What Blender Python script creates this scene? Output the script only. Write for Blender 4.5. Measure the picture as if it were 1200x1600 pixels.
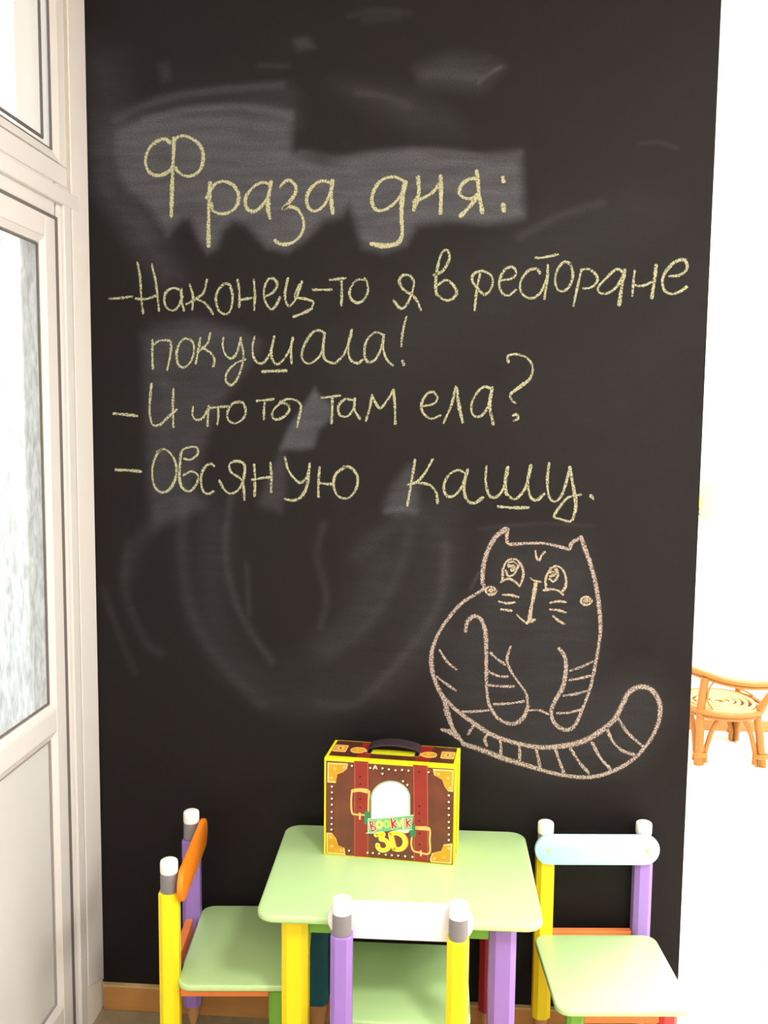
import bpy, bmesh, math, random
import numpy as np
from mathutils import Vector, Matrix

C = bpy.context.scene.collection
for o in list(bpy.data.objects): bpy.data.objects.remove(o)
random.seed(7)

# ------------------------------------------------------------------ camera
FOC, YAW, PITCH, ROLL, DIST, EYE = 1473.35, 0.07213, 0.0996, 0.01079, 2.20647, 1.5
FW = Vector((-math.sin(YAW)*math.cos(PITCH), math.cos(YAW)*math.cos(PITCH), -math.sin(PITCH)))
_r = Vector((math.cos(YAW), math.sin(YAW), 0)); _u = _r.cross(FW)
RT = math.cos(ROLL)*_r + math.sin(ROLL)*_u
UP = -math.sin(ROLL)*_r + math.cos(ROLL)*_u
cam_d = bpy.data.cameras.new('camera'); cam = bpy.data.objects.new('camera', cam_d); C.objects.link(cam)
M = Matrix((RT, UP, -FW)).transposed().to_4x4(); M.translation = (0, -DIST, EYE); cam.matrix_world = M
cam_d.sensor_fit = 'VERTICAL'; cam_d.sensor_height = 36; cam_d.lens = 36*FOC/1600
cam_d.clip_start = .05; cam_d.clip_end = 60
bpy.context.scene.camera = cam

# ------------------------------------------------------------------ world, lights, exposure
sc = bpy.context.scene
sc.view_settings.view_transform = 'Standard'; sc.view_settings.look = 'None'
sc.view_settings.gamma = 1; sc.view_settings.use_curve_mapping = False
sc.view_settings.exposure = 0.28
w = bpy.data.worlds.new('overcast_sky'); sc.world = w; w.use_nodes = True
bgn = w.node_tree.nodes['Background']; bgn.inputs[1].default_value = 1.6
_t = w.node_tree; _g = _t.nodes.new('ShaderNodeTexCoord'); _s = _t.nodes.new('ShaderNodeSeparateXYZ'); _c = _t.nodes.new('ShaderNodeValToRGB')
_t.links.new(_g.outputs['Generated'], _s.inputs[0]); _m = _t.nodes.new('ShaderNodeMapRange'); _m.inputs[1].default_value = -1; _t.links.new(_s.outputs[2], _m.inputs[0])
_t.links.new(_m.outputs[0], _c.inputs[0]); _t.links.new(_c.outputs[0], bgn.inputs[0])
_c.color_ramp.elements[0].position = .25; _c.color_ramp.elements[0].color = (.25, .26, .25, 1)      # ground outside
_c.color_ramp.elements[1].position = .52; _c.color_ramp.elements[1].color = (.98, 1, .985, 1)        # overcast sky

def area(name, loc, size, power, col, aim=None):
    d = bpy.data.lights.new(name, 'AREA'); d.shape = 'RECTANGLE'; d.size, d.size_y = size
    d.energy = power; d.color = col
    o = bpy.data.objects.new(name, d); C.objects.link(o); o.location = loc
    if aim: o.rotation_euler = (Vector(aim)-Vector(loc)).to_track_quat('-Z', 'Y').to_euler()
    return o
WARM = (1, .965, .925); NEUT = (1, .98, .96); DAY = (.95, .98, 1)
area('ceiling_lamp_near', (.85, -2.0, 2.70), (.4, .4), 48, WARM)
area('ceiling_lamp_far_back', (.2, -3.6, 2.70), (.6, .6), 26, WARM)
area('hall_fill', (1.6, 1.2, 2.70), (1.2, 1.2), 90, NEUT)  # added unseen light under the ceiling, makes the far room bright
area('hall_fill_right', (2.6, -.6, 2.70), (1.2, 1.2), 85, NEUT)  # another added unseen light, brightens the tiles on the right
area('hall_window_light', (3.85, 1.2, 1.5), (2.0, 1.6), 60, DAY, (0, 1.2, 1.0))

# ------------------------------------------------------------------ pixel of the photograph -> point on a plane of the room
def at(px, py, ax=1, val=0.0):
    d = FW*FOC + RT*(px-600) - UP*(py-800); o = Vector((0, -DIST, EYE))
    return o + d*((val-o[ax])/d[ax])

# ------------------------------------------------------------------ materials
def lin(c):
    return tuple(((v/255)/12.92 if v/255 <= .04045 else ((v/255+.055)/1.055)**2.4) for v in c)
MATS = {}
def mat(name, rgb, rough=.5, spec=.5, var=.06, scale=8, bump=0, bscale=200, coat=0, metal=0, stretch=(1, 1, 1)):
    if name in MATS: return MATS[name]
    m = bpy.data.materials.new(name); m.use_nodes = True; nt = m.node_tree; b = nt.nodes['Principled BSDF']
    L = lin(rgb)
    tc = nt.nodes.new('ShaderNodeTexCoord'); mp = nt.nodes.new('ShaderNodeMapping'); mp.inputs['Scale'].default_value = stretch
    nt.links.new(tc.outputs['Object'], mp.inputs[0])
    n = nt.nodes.new('ShaderNodeTexNoise'); n.inputs['Scale'].default_value = scale; n.inputs['Detail'].default_value = 4
    nt.links.new(mp.outputs[0], n.inputs['Vector'])
    mx = nt.nodes.new('ShaderNodeMix'); mx.data_type = 'RGBA'
    mx.inputs[6].default_value = (*[v*(1-var) for v in L], 1); mx.inputs[7].default_value = (*[min(1, v*(1+var)) for v in L], 1)
    nt.links.new(n.outputs['Fac'], mx.inputs[0]); nt.links.new(mx.outputs[2], b.inputs['Base Color'])
    b.inputs['Roughness'].default_value = rough; b.inputs['Specular IOR Level'].default_value = spec
    b.inputs['Metallic'].default_value = metal; b.inputs['Coat Weight'].default_value = coat; b.inputs['Coat Roughness'].default_value = .12
    if bump:
        n2 = nt.nodes.new('ShaderNodeTexNoise'); n2.inputs['Scale'].default_value = bscale; n2.inputs['Detail'].default_value = 3
        nt.links.new(mp.outputs[0], n2.inputs['Vector'])
        bp = nt.nodes.new('ShaderNodeBump'); bp.inputs['Strength'].default_value = bump; bp.inputs['Distance'].default_value = .002
        nt.links.new(n2.outputs['Fac'], bp.inputs['Height']); nt.links.new(bp.outputs[0], b.inputs['Normal'])
    MATS[name] = m; return m

plaster = mat('white_plaster', (236, 230, 222), .8, .2, .03, 5, .15, 120)
ceil_m = mat('ceiling_paint', (240, 238, 232), .9, .1, .02)
pvc = mat('white_pvc', (212, 208, 207), .35, .5, .02, 3)
pvc_panel = mat('door_panel_pvc', (198, 198, 196), .45, .4, .03, 4, .1, 300)
gasket = mat('grey_rubber', (105, 98, 94), .7, .3)
corner_m = mat('corner_trim_plastic', (218, 213, 211), .5, .4, .03, 6)
lino = mat('tan_mottled_linoleum', (150, 138, 112), .5, .4, .22, 38, .1, 150)
tile_m = mat('glazed_white_tile', (236, 230, 216), .22, .5, .03, 5, .03, 20)
grout_m = mat('grout', (176, 168, 156), .9, .1)
oak = mat('orange_oak_baseboard', (178, 128, 72), .45, .4, .22, 9, .08, 90, stretch=(.4, 6, 6))
laminate = mat('pale_green_laminate', (186, 220, 156), .32, .5, .02, 6, .03, 500, coat=.45)
green_p = mat('green_paint', (118, 176, 66), .45, .4, .05)
yellow_p = mat('yellow_paint', (246, 222, 30), .42, .4, .04, 10)
purple_p = mat('purple_paint', (152, 118, 198), .45, .4, .04, 10)
orange_p = mat('orange_paint', (236, 134, 72), .42, .4, .04, 10)
orange_b = mat('bright_orange_paint', (240, 132, 28), .42, .4, .04, 10)
pink_p = mat('coral_red_paint', (224, 70, 74), .42, .4, .04)
darkred_p = mat('dark_red_paint', (140, 26, 34), .45, .4, .04)
teal_p = mat('teal_paint', (24, 92, 104), .45, .4, .05)
blue_p = mat('light_blue_paint', (180, 218, 240), .42, .4, .02)
white_p = mat('white_paint', (248, 244, 250), .4, .45, .02)
eraser_m = mat('white_eraser', (242, 240, 240), .45, .4, .02)
ferrule_m = mat('grey_ferrule', (128, 124, 128), .45, .4, .08, 30, .2, 300)
tip_wood = mat('bare_pencil_wood', (196, 146, 96), .6, .3, .15, 20)
brass_m = mat('yellow_brass_screw', (206, 200, 96), .3, .5, .05, metal=.3)
rattan = mat('honey_rattan', (168, 112, 52), .42, .4, .16, 30, .1, 120)
rattan_l = mat('pale_rattan_core', (200, 176, 124), .5, .3, .1, 30)
rattan_d = mat('rattan_binding', (196, 132, 62), .5, .3, .15, 60)
paper_m = mat('pale_yellow_paper', (230, 221, 138), .8, .1, .04)
ink_m = mat('grey_ink', (120, 118, 110), .8, .1)
green_ink = mat('pale_green_ink', (196, 216, 170), .8, .1)

# ------------------------------------------------------------------ mesh helpers
class MB:
    def __init__(s): s.v = []; s.f = []; s.uv = None
    def add(s, vs, fs):
        n = len(s.v); s.v += [tuple(p) for p in vs]; s.f += [tuple(i+n for i in f) for f in fs]; return s
    def box(s, a, b):
        (x0, y0, z0), (x1, y1, z1) = a, b
        return s.add([(x0,y0,z0),(x1,y0,z0),(x1,y1,z0),(x0,y1,z0),(x0,y0,z1),(x1,y0,z1),(x1,y1,z1),(x0,y1,z1)],
                     [(3,2,1,0),(4,5,6,7),(0,1,5,4),(1,2,6,5),(2,3,7,6),(3,0,4,7)])
    def prism(s, outline, h0, h1, axis='z', cham=0.0, steps=2):
        """closed outline (2-D, counter-clockwise) extruded h0..h1 with rounded rims"""
        n = len(outline); P = [Vector(p).to_2d() for p in outline]; N = []
        for i in range(n):
            t = (P[(i+1) % n]-P[i-1]); N.append(Vector((t.y, -t.x)).normalized())
        lv = [(h0, 0), (h1, 0)]
        if cham:
            lv = []
            for k in range(steps+1):
                a = math.pi/2*k/steps; lv.append((h0+cham*(1-math.sin(a)), cham*(1-math.cos(a))))
            lv = sorted(lv, key=lambda q: q[0])
            top = [(h0+h1-z, i) for z, i in lv][::-1]; lv = lv+top
        vs = []; fs = []
        def put(p, h):
            return {'z': (p.x, p.y, h), 'y': (p.x, h, p.y), 'x': (h, p.x, p.y)}[axis]
        for z, ins in lv:
            for i in range(n): vs.append(put(P[i]-N[i]*ins, z))
        for l in range(len(lv)-1):
            for i in range(n):
                j = (i+1) % n; fs.append((l*n+i, l*n+j, (l+1)*n+j, (l+1)*n+i))
        fs.append(tuple(range(n))[::-1]); fs.append(tuple((len(lv)-1)*n+i for i in range(n)))
        return s.add(vs, fs)
    def tube(s, pts, r, seg=10, closed=False):
        pts = [Vector(p) for p in pts]; n = len(pts); vs = []; fs = []
        rr = r if isinstance(r, (list, tuple)) else [r]*n
        up = Vector((0, 0, 1)); prev = None
        for i, p in enumerate(pts):
            if closed: t = (pts[(i+1) % n]-pts[i-1]).normalized()
            else: t = (pts[min(i+1, n-1)]-pts[max(i-1, 0)]).normalized()
            if prev is None:
                a = t.cross(up if abs(t.z) < .9 else Vector((1, 0, 0))).normalized()
            else:
                a = (prev-t*prev.dot(t)).normalized()
            prev = a; b = t.cross(a)
            for k in range(seg):
                q = 2*math.pi*k/seg; vs.append(p+(a*math.cos(q)+b*math.sin(q))*rr[i])
        m = n if closed else n-1
        for i in range(m):
            for k in range(seg):
                a0 = i*seg+k; a1 = i*seg+(k+1) % seg; j = ((i+1) % n)*seg
                fs.append((a0, a1, j+(k+1) % seg, j+k))
        if not closed:
            fs.append(tuple(range(seg))[::-1]); fs.append(tuple((n-1)*seg+k for k in range(seg)))
        return s.add(vs, fs)
    def lathe(s, prof, c=(0, 0), seg=24):
        vs = []; fs = []
        for r, z in prof:
            for k in range(seg):
                q = 2*math.pi*k/seg; vs.append((c[0]+r*math.cos(q), c[1]+r*math.sin(q), z))
        for l in range(len(prof)-1):
            for k in range(seg):
                fs.append((l*seg+k, l*seg+(k+1) % seg, (l+1)*seg+(k+1) % seg, (l+1)*seg+k))
        fs.append(tuple(range(seg))[::-1]); fs.append(tuple((len(prof)-1)*seg+k for k in range(seg)))
        return s.add(vs, fs)
    def build(s, name, m, parent=None, smooth=False, label=None, kind=None, bevel=0):
        me = bpy.data.meshes.new(name); me.from_pydata(s.v, [], s.f)
        bm = bmesh.new(); bm.from_mesh(me); bmesh.ops.recalc_face_normals(bm, faces=bm.faces)
        if bevel:
            bmesh.ops.bevel(bm, geom=[e for e in bm.edges if e.is_manifold and e.calc_face_angle(0) > .5], offset=bevel, segments=2, affect='EDGES', profile=.5)
        bm.to_mesh(me); bm.free()
        if smooth:
            me.polygons.foreach_set('use_smooth', [True]*len(me.polygons)); me.set_sharp_from_angle(angle=math.radians(40))
        me.materials.append(m)
        o = bpy.data.objects.new(name, me); C.objects.link(o)
        if parent: o.parent = parent
        if label: o['label'] = label
        if kind: o['kind'] = kind
        return o
def thing(name, label, cat, loc, rz=0, group=None):
    o = bpy.data.objects.new(name, None); C.objects.link(o); o.location = loc; o.rotation_euler = (0, 0, rz)
    o.empty_display_size = .1; o['label'] = label; o['category'] = cat
    if group: o['group'] = group
    return o
def rrect(x0, y0, x1, y1, r, seg=6):
    out = []
    for cx, cy, a0 in ((x1-r, y0+r, -90), (x1-r, y1-r, 0), (x0+r, y1-r, 90), (x0+r, y0+r, 180)):
        for k in range(seg+1):
            a = math.radians(a0+90*k/seg); out.append((cx+r*math.cos(a), cy+r*math.sin(a)))
    return out
def smooth_line(P, step):
    """Catmull-Rom through the points, resampled"""
    P = [Vector(p) for p in P]
    if len(P) == 2:
        n = max(2, int((P[1]-P[0]).length/step)+1); return [P[0].lerp(P[1], i/(n-1)) for i in range(n)]
    Q = [P[0]*2-P[1]]+P+[P[-1]*2-P[-2]]; out = []
    for i in range(1, len(Q)-2):
        n = max(2, int((Q[i+1]-Q[i]).length/step)+1)
        for k in range(n):
            t = k/n
            out.append(.5*((2*Q[i])+(-Q[i-1]+Q[i+1])*t+(2*Q[i-1]-5*Q[i]+4*Q[i+1]-Q[i+2])*t*t+(-Q[i-1]+3*Q[i]-3*Q[i+1]+Q[i+2])*t**3))
    out.append(P[-1]); return out

# ================================================================== THE SETTING
XL, XR = -.863, .567
CEIL = 2.75
s = 'structure'
# floor: slab, linoleum by the board, white tiles in the hall
fl = MB().box((-.983, -4.4, -.12), (4.0, 2.5, -.008)).build('floor', grout_m, kind=s)
MB().box((XL, -4.3, -.0079), (XR-.004, 0, 0)).build('linoleum', lino, fl, label='tan mottled linoleum in front of the chalkboard')
def tile_mesh():
    return MB().box((.0015, .0015, -.0079), (.4535, .4585, 0)).build('tile', tile_m, fl, bevel=.0012)
t0 = tile_mesh(); first = True
def put_tile(x, y):
    global first
    if first: o = t0; first = False
    else:
        o = t0.copy(); C.objects.link(o)
    o.location = (x, y, random.uniform(-.0004, 0)); return o
for i in range(8):
    for j in range(-10, 5):
        x = .89-.455+.455*i; y = .5+.46*j
        if x < XR-.01:
            if y > -.01: continue
            continue
        put_tile(x, y)
# strip of cut tiles along the partition edge and behind it
for j in range(-10, 5):
    y = .5+.46*j
    MB().box((XR+.0015, y+.0015, -.0079), (.8885, y+.4585, 0)).build('tile', tile_m, fl, bevel=.0012)
for i in range(3):
    for j in range(0, 4):
        x = XR-.455*(i+1); y = .5+.46*j
        put_tile(x, y)
ceiling = MB().box((-.983, -4.4, CEIL), (4.0, 2.5, CEIL+.1)).build('ceiling', ceil_m, kind=s)
wall_back = MB().box((-.983, .004, -.008), (XR, .14, CEIL)).build('wall_back', plaster, kind=s)
MB().box((-.983, 2.38, -.008), (4.0, 2.5, CEIL)).build('wall_far', plaster, kind=s)
MB().box((3.9, -4.3, -.008), (4.0, 2.38, CEIL)).build('wall_right', plaster, kind=s)
MB().box((-.983, -4.4, -.008), (3.9, -4.3, CEIL)).build('wall_front', plaster, kind=s)
MB().box((-.983, .14, -.008), (-.883, 2.38, CEIL)).build('wall_hall', plaster, kind=s)
DY1, DY0 = -.095, -1.16          # door and transom opening along the left wall
MB().box((-.983, -4.3, -.008), (XL, DY0, CEIL)).box((-.983, DY1, -.008), (XL, .004, CEIL)).box((-.983, DY0, 2.62), (XL, DY1, CEIL)).build('wall_left', plaster, kind=s)
# white corner strip between the door frame and the board; it stops just above the baseboard, cut at a slant
MB().add([(XL, -.003, .078), (XL, -.100, .118), (XL, -.100, CEIL), (XL, -.003, CEIL), (XL+.005, -.003, .078), (XL+.005, -.100, .118), (XL+.005, -.100, CEIL), (XL+.005, -.003, CEIL)],
         [(0,1,2,3),(4,5,6,7),(0,1,5,4),(1,2,6,5),(2,3,7,6),(3,0,4,7)]).build('trim_1', corner_m, kind=s, bevel=.0015)
# baseboards
bb = MB().box((XL+.006, -.012, 0), (XR, 0.0035, .066)).build('baseboard_back', oak, kind=s, bevel=.003)
MB().box((XL+.006, -.0135, .064), (XR, -.0005, .0685)).build('top_bead', mat('pale_bead', (196, 164, 118), .5, .4), bb)
MB().box((-.883, 2.366, 0), (3.9, 2.38, .053)).build('baseboard_far', oak, kind=s, bevel=.003)

# ------------------------------------------------------------------ door and transom
X0 = XL-.008
def profile_frame(mb, y0, z0, y1, z1, wdt, x_out, x_in):
    mb.box((x_in, y0, z0), (x_out, y0+wdt, z1)); mb.box((x_in, y1-wdt, z0), (x_out, y1, z1))
    mb.box((x_in, y0+wdt, z1-wdt), (x_out, y1-wdt, z1)); return mb
door = thing('door_1', '', '', (0, 0, 0)); del door['label']; del door['category']; door['kind'] = s
# fixed frame (jambs, head)
fr = MB(); fr.box((XL-.075, -.1605, 0), (XL-.004, DY1, 2.0)); fr.box((XL-.075, DY0, 0), (XL-.004, DY0+.077, 2.0)); fr.box((XL-.075, DY0+.077, 1.925), (XL-.004, -.172, 2.0))
fr.build('door_frame', pvc, door, bevel=.004)
MB().box((XL-.006, -.143, 0), (XL+.004, -.104, 1.992)).build('jamb_bead', pvc, door, bevel=.003)
MB().box((XL-.02, -.205, 0), (XL+.018, -.100, .014)).build('frame_foot', pvc, door, bevel=.003)
MB().box((XL-.07, DY0+.077, .0), (XL-.02, -.172, .018)).build('threshold', mat('grey_threshold', (140, 134, 138), .5, .5), door, bevel=.002)
# gap seals around the leaf
MB().box((XL-.06, -.177, .02), (XL-.0035, -.1605, 1.9255)).box((XL-.06, DY0+.08, 1.9185), (XL-.0035, -.177, 1.9255)).build('gap_seal', gasket, door)
LY1, LY0 = -.177, DY0+.086
GY1, GY0 = -.229, LY0+.062       # glass opening
lf = MB()
lf.box((XL-.065, GY1, .025), (XL-.002, LY1, 1.9185)); lf.box((XL-.065, LY0, .025), (XL-.002, GY0, 1.9185))
lf.box((XL-.065, GY0, 1.872), (XL-.002, GY1, 1.9185)); lf.box((XL-.065, GY0, .800), (XL-.002, GY1, .850)); lf.box((XL-.065, GY0, .025), (XL-.002, GY1, .150))
lf.build('door_leaf', pvc, door, bevel=.003)
def bead_ring(name, y0, z0, y1, z1, wd, parent, m=pvc):
    mb = MB()
    xo, xi = XL-.003, XL-.010
    # sloped glazing bead: outer edge proud, inner edge low
    def strip(p0, p1, q0, q1):
        mb.add([(xo, *p0), (xo, *p1), (xi, *q1), (xi, *q0), (xi-.01, *p0), (xi-.01, *p1), (xi-.01, *q1), (xi-.01, *q0)],
               [(0,1,2,3),(4,5,6,7),(0,1,5,4),(1,2,6,5),(2,3,7,6),(3,0,4,7)])
    a, b, c, d = (y0, z0), (y1, z0), (y1, z1), (y0, z1)
    A, B, Cc, D = (y0+wd, z0+wd), (y1-wd, z0+wd), (y1-wd, z1-wd), (y0+wd, z1-wd)
    strip(a, b, A, B); strip(b, c, B, Cc); strip(c, d, Cc, D); strip(d, a, D, A)
    return mb.build(name, m, parent)
bead_ring('glazing_bead', GY0, .850, GY1, 1.872, .014, door)
bead_ring('panel_bead', GY0, .150, GY1, .800, .014, door)
g = gasket
def ring(name, y0, z0, y1, z1, wd, x, m, parent):
    return MB().box((x-.004, y0, z0), (x, y1, z0+wd)).box((x-.004, y0, z1-wd), (x, y1, z1)).box((x-.004, y0, z0+wd), (x, y0+wd, z1-wd)).box((x-.004, y1-wd, z0+wd), (x, y1, z1-wd)).build(name, m, parent)
ring('glass_gasket', GY0+.016, .866, GY1-.016, 1.856, .0035, XL-.011, gasket, door)
ring('panel_gasket', GY0+.016, .166, GY1-.016, .784, .003, XL-.011, mat('pale_gasket', (150, 142, 140), .7, .3), door)
MB().box((XL-.045, GY0+.004, .155), (XL-.0155, GY1-.004, .797)).build('lower_panel', pvc_panel, door)
# patterned glass
gm = bpy.data.materials.new('patterned_glass'); gm.use_nodes = True; nt = gm.node_tree; b = nt.nodes['Principled BSDF']
tc = nt.nodes.new('ShaderNodeTexCoord'); mp = nt.nodes.new('ShaderNodeMapping'); mp.inputs['Scale'].default_value = (1, 1.5, .62)
nt.links.new(tc.outputs['Object'], mp.inputs[0])
n1 = nt.nodes.new('ShaderNodeTexNoise'); n1.inputs['Scale'].default_value = 46; n1.inputs['Detail'].default_value = 3; n1.inputs['Distortion'].default_value = .5
nt.links.new(mp.outputs[0], n1.inputs['Vector'])
cr = nt.nodes.new('ShaderNodeValToRGB'); cr.color_ramp.elements[0].position = .28; cr.color_ramp.elements[1].position = .70
cr.color_ramp.elements[0].color = (.55, .57, .54, 1); cr.color_ramp.elements[1].color = (.97, .98, .96, 1)
nt.links.new(n1.outputs['Fac'], cr.inputs[0])
rf = nt.nodes.new('ShaderNodeBsdfRefraction'); rf.inputs['IOR'].default_value = 1.03; rf.inputs['Roughness'].default_value = .55; nt.links.new(cr.outputs[0], rf.inputs['Color'])
bp = nt.nodes.new('ShaderNodeBump'); bp.inputs['Strength'].default_value = .35; bp.inputs['Distance'].default_value = .004; nt.links.new(n1.outputs['Fac'], bp.inputs['Height'])
nt.nodes.remove(b); gl = nt.nodes.new('ShaderNodeBsdfGlossy'); gl.inputs['Roughness'].default_value = .3; nt.links.new(bp.outputs[0], gl.inputs['Normal'])
tr = nt.nodes.new('ShaderNodeBsdfTranslucent'); nt.links.new(cr.outputs[0], tr.inputs['Color'])
m1 = nt.nodes.new('ShaderNodeMixShader'); m1.inputs[0].default_value = .3; nt.links.new(rf.outputs[0], m1.inputs[1]); nt.links.new(tr.outputs[0], m1.inputs[2])
ms = nt.nodes.new('ShaderNodeMixShader'); ms.inputs[0].default_value = .06
nt.links.new(m1.outputs[0], ms.inputs[1]); nt.links.new(gl.outputs[0], ms.inputs[2])
nt.links.new(ms.outputs[0], nt.nodes['Material Output'].inputs[0])
MB().add([(XL-.016, GY0+.01, .86), (XL-.016, GY1-.01, .86), (XL-.016, GY1-.01, 1.862), (XL-.016, GY0+.01, 1.862)], [(0,1,2,3)]).build('glass_pane', gm, door, label='patterned frosted glass pane lit by daylight')
# transom window above
win = thing('window_1', '', '', (0, 0, 0)); del win['label']; del win['category']; win['kind'] = s
TF = MB(); TF.box((XL-.032, DY0, 2.0), (XL-.006, DY1, 2.045)); TF.box((XL-.032, DY0, 2.575), (XL-.006, DY1, 2.62))
TF.box((XL-.032, -.142, 2.045), (XL-.006, DY1, 2.575)); TF.box((XL-.032, DY0, 2.045), (XL-.006, DY0+.055, 2.575)); TF.build('window_frame', pvc, win, bevel=.004)
MB().box((XL-.008, DY0, 1.955), (XL+.006, -.058, 1.99)).build('window_sill', pvc, win, bevel=.004, label='narrow white ledge under the transom glass')
bead_ring('glazing_bead', DY0+.055, 2.045, -.142, 2.575, .020, win)
ring('glass_gasket', DY0+.075, 2.065, -.162, 2.555, .0045, XL-.011, gasket, win)
ring('spacer_bar', DY0+.1, 2.082, -.192, 2.535, .0055, XL-.0165, gasket, win)
cg = bpy.data.materials.new('clear_glass'); cg.use_nodes = True; nt = cg.node_tree; nt.nodes.remove(nt.nodes['Principled BSDF'])
tb = nt.nodes.new('ShaderNodeBsdfTransparent'); gb = nt.nodes.new('ShaderNodeBsdfGlossy'); gb.inputs['Roughness'].default_value = .02
ms = nt.nodes.new('ShaderNodeMixShader'); ms.inputs[0].default_value = .07
nt.links.new(tb.outputs[0], ms.inputs[1]); nt.links.new(gb.outputs[0], ms.inputs[2]); nt.links.new(ms.outputs[0], nt.nodes['Material Output'].inputs[0])
MB().add([(XL-.015, DY0+.07, 2.06), (XL-.015, -.165, 2.06), (XL-.015, -.165, 2.56), (XL-.015, DY0+.07, 2.56)], [(0,1,2,3)]).build('glass_pane', cg, win)

# ================================================================== BLACKBOARD with chalk
DX, X1 = .005, XR
nx = int((XR-XL-.001)/DX)+1; zs0, zs1 = .068, 2.60
nz = int((zs1-zs0)/DX)+1
xs = np.linspace(XL+.001, XR, nx); zs = np.linspace(zs0, zs1, nz)
GX, GZ = np.meshgrid(xs, zs); PX, PZ = GX.ravel(), GZ.ravel()
def wp(pts): return [((lambda q: (q.x, q.z))(at(a, b_))) for a, b_ in pts]
def seg_dist(pts, closed):
    d = np.full(PX.shape, 9.); inside = np.zeros(PX.shape, bool); n = len(pts)
    for i in range(n if closed else n-1):
        (ax, az), (bx, bz) = pts[i], pts[(i+1) % n]
        ex, ez = bx-ax, bz-az; L = ex*ex+ez*ez+1e-12
        t = np.clip(((PX-ax)*ex+(PZ-az)*ez)/L, 0, 1)
        d = np.minimum(d, np.hypot(PX-ax-t*ex, PZ-az-t*ez))
        if closed and abs(ez) > 1e-12:
            c = ((az > PZ) != (bz > PZ)) & (PX < ex*(PZ-az)/ez+ax); inside ^= c
    return d, inside
def sstep(x): x = np.clip(x, 0, 1); return x*x*(3-2*x)
SM = np.zeros(PX.shape)
def patch(pts, amt, soft):           # wiped chalk film with soft edge (soft in metres)
    global SM
    d, ins = seg_dist(wp(pts), True); sd = np.where(ins, d, -d)
    SM = 1-(1-SM)*(1-amt*sstep(sd/soft*.5+.5))
def swipe(pts, amt, wd):
    global SM
    pts = [(p.x, p.y) for p in smooth_line([Vector((a, b_)) for a, b_ in pts], 18)]
    d, _ = seg_dist(wp(pts), False); SM = 1-(1-SM)*(1-amt*np.exp(-(d/wd)**2))
patch([(182,205),(220,190),(330,178),(456,186),(456,240),(505,258),(560,243),(640,234),(745,243),(814,237),(819,340),(760,349),(700,345),(650,352),(634,382),(600,394),(567,386),(556,350),(545,319),(533,338),(505,345),(480,372),(450,393),(418,386),(385,352),(365,345),(346,362),(340,385),(325,394),(312,375),(298,343),(285,342),(262,366),(248,345),(225,315),(200,298),(186,270),(178,240)], .62, .016)
patch([(150,215),(180,190),(250,170),(455,150),(458,190),(330,200),(185,230),(180,300),(240,360),(280,430),(255,440),(190,350),(150,290)], .26, .05)
patch([(128,60),(190,90),(200,170),(215,260),(250,350),(215,380),(165,300),(135,220)], .17, .06)
swipe([(180,188),(240,160),(320,143),(440,133)], .28, .010); swipe([(225,186),(300,172),(380,167),(454,178)], .5, .009)
swipe([(390,172),(430,178),(457,186)], .3, .006)
swipe([(470,238),(520,248),(560,245),(620,238),(690,236),(750,246)], .28, .010); swipe([(590,252),(680,250),(760,262)], .15, .012)
swipe([(270,240),(400,236),(500,262),(560,270)], .18, .016); swipe([(250,300),(340,290),(480,310),(640,290),(800,300)], .16, .018)
swipe([(640,330),(700,335),(800,338)], .2, .012)
patch([(458,62),(480,58),(492,74),(465,78)], .32, .012); swipe([(545,25),(590,16),(640,20)], .12, .008); swipe([(570,32),(620,26)], .1, .01)
patch([(650,105),(700,85),(760,92),(785,105),(752,140),(720,140),(660,130)], .24, .03); swipe([(655,118),(700,116),(750,122)], .14, .008)
swipe([(748,130),(755,122),(783,104)], .32, .004); patch([(520,130),(600,130),(700,170),(725,210),(650,205),(560,160)], .13, .04)
swipe([(405,102),(450,104)], .15, .006); patch([(248,100),(262,98),(266,122),(254,126)], .2, .014)
swipe([(560,145),(600,150),(640,165)], .16, .010)
patch([(222,522),(300,500),(380,516),(410,535),(390,570),(345,630),(322,690),(315,720),(300,760),(322,790),(240,828),(232,760),(226,640)], .24, .02)
patch([(240,505),(310,500),(360,520),(280,560),(235,560)], .12, .03); swipe([(240,560),(262,620),(255,720)], .10, .014)
patch([(492,606),(500,620),(518,634),(520,650),(498,672),(490,700),(470,704),(438,702),(450,670),(476,632)], .52, .010)
patch([(420,745),(440,700),(448,720),(446,770),(440,802),(404,790),(412,765)], .22, .014)
patch([(600,795),(612,760),(640,728),(655,760),(652,798),(620,806)], .36, .018); swipe([(603,800),(625,795),(648,800)], .3, .007)
patch([(500,540),(700,420),(860,330),(1000,300),(1050,340),(900,440),(700,560),(560,640)], .07, .08)
swipe([(812,370),(880,335),(940,318)], .12, .010); swipe([(1000,224),(1030,222),(1058,232)], .14, .004)
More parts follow.
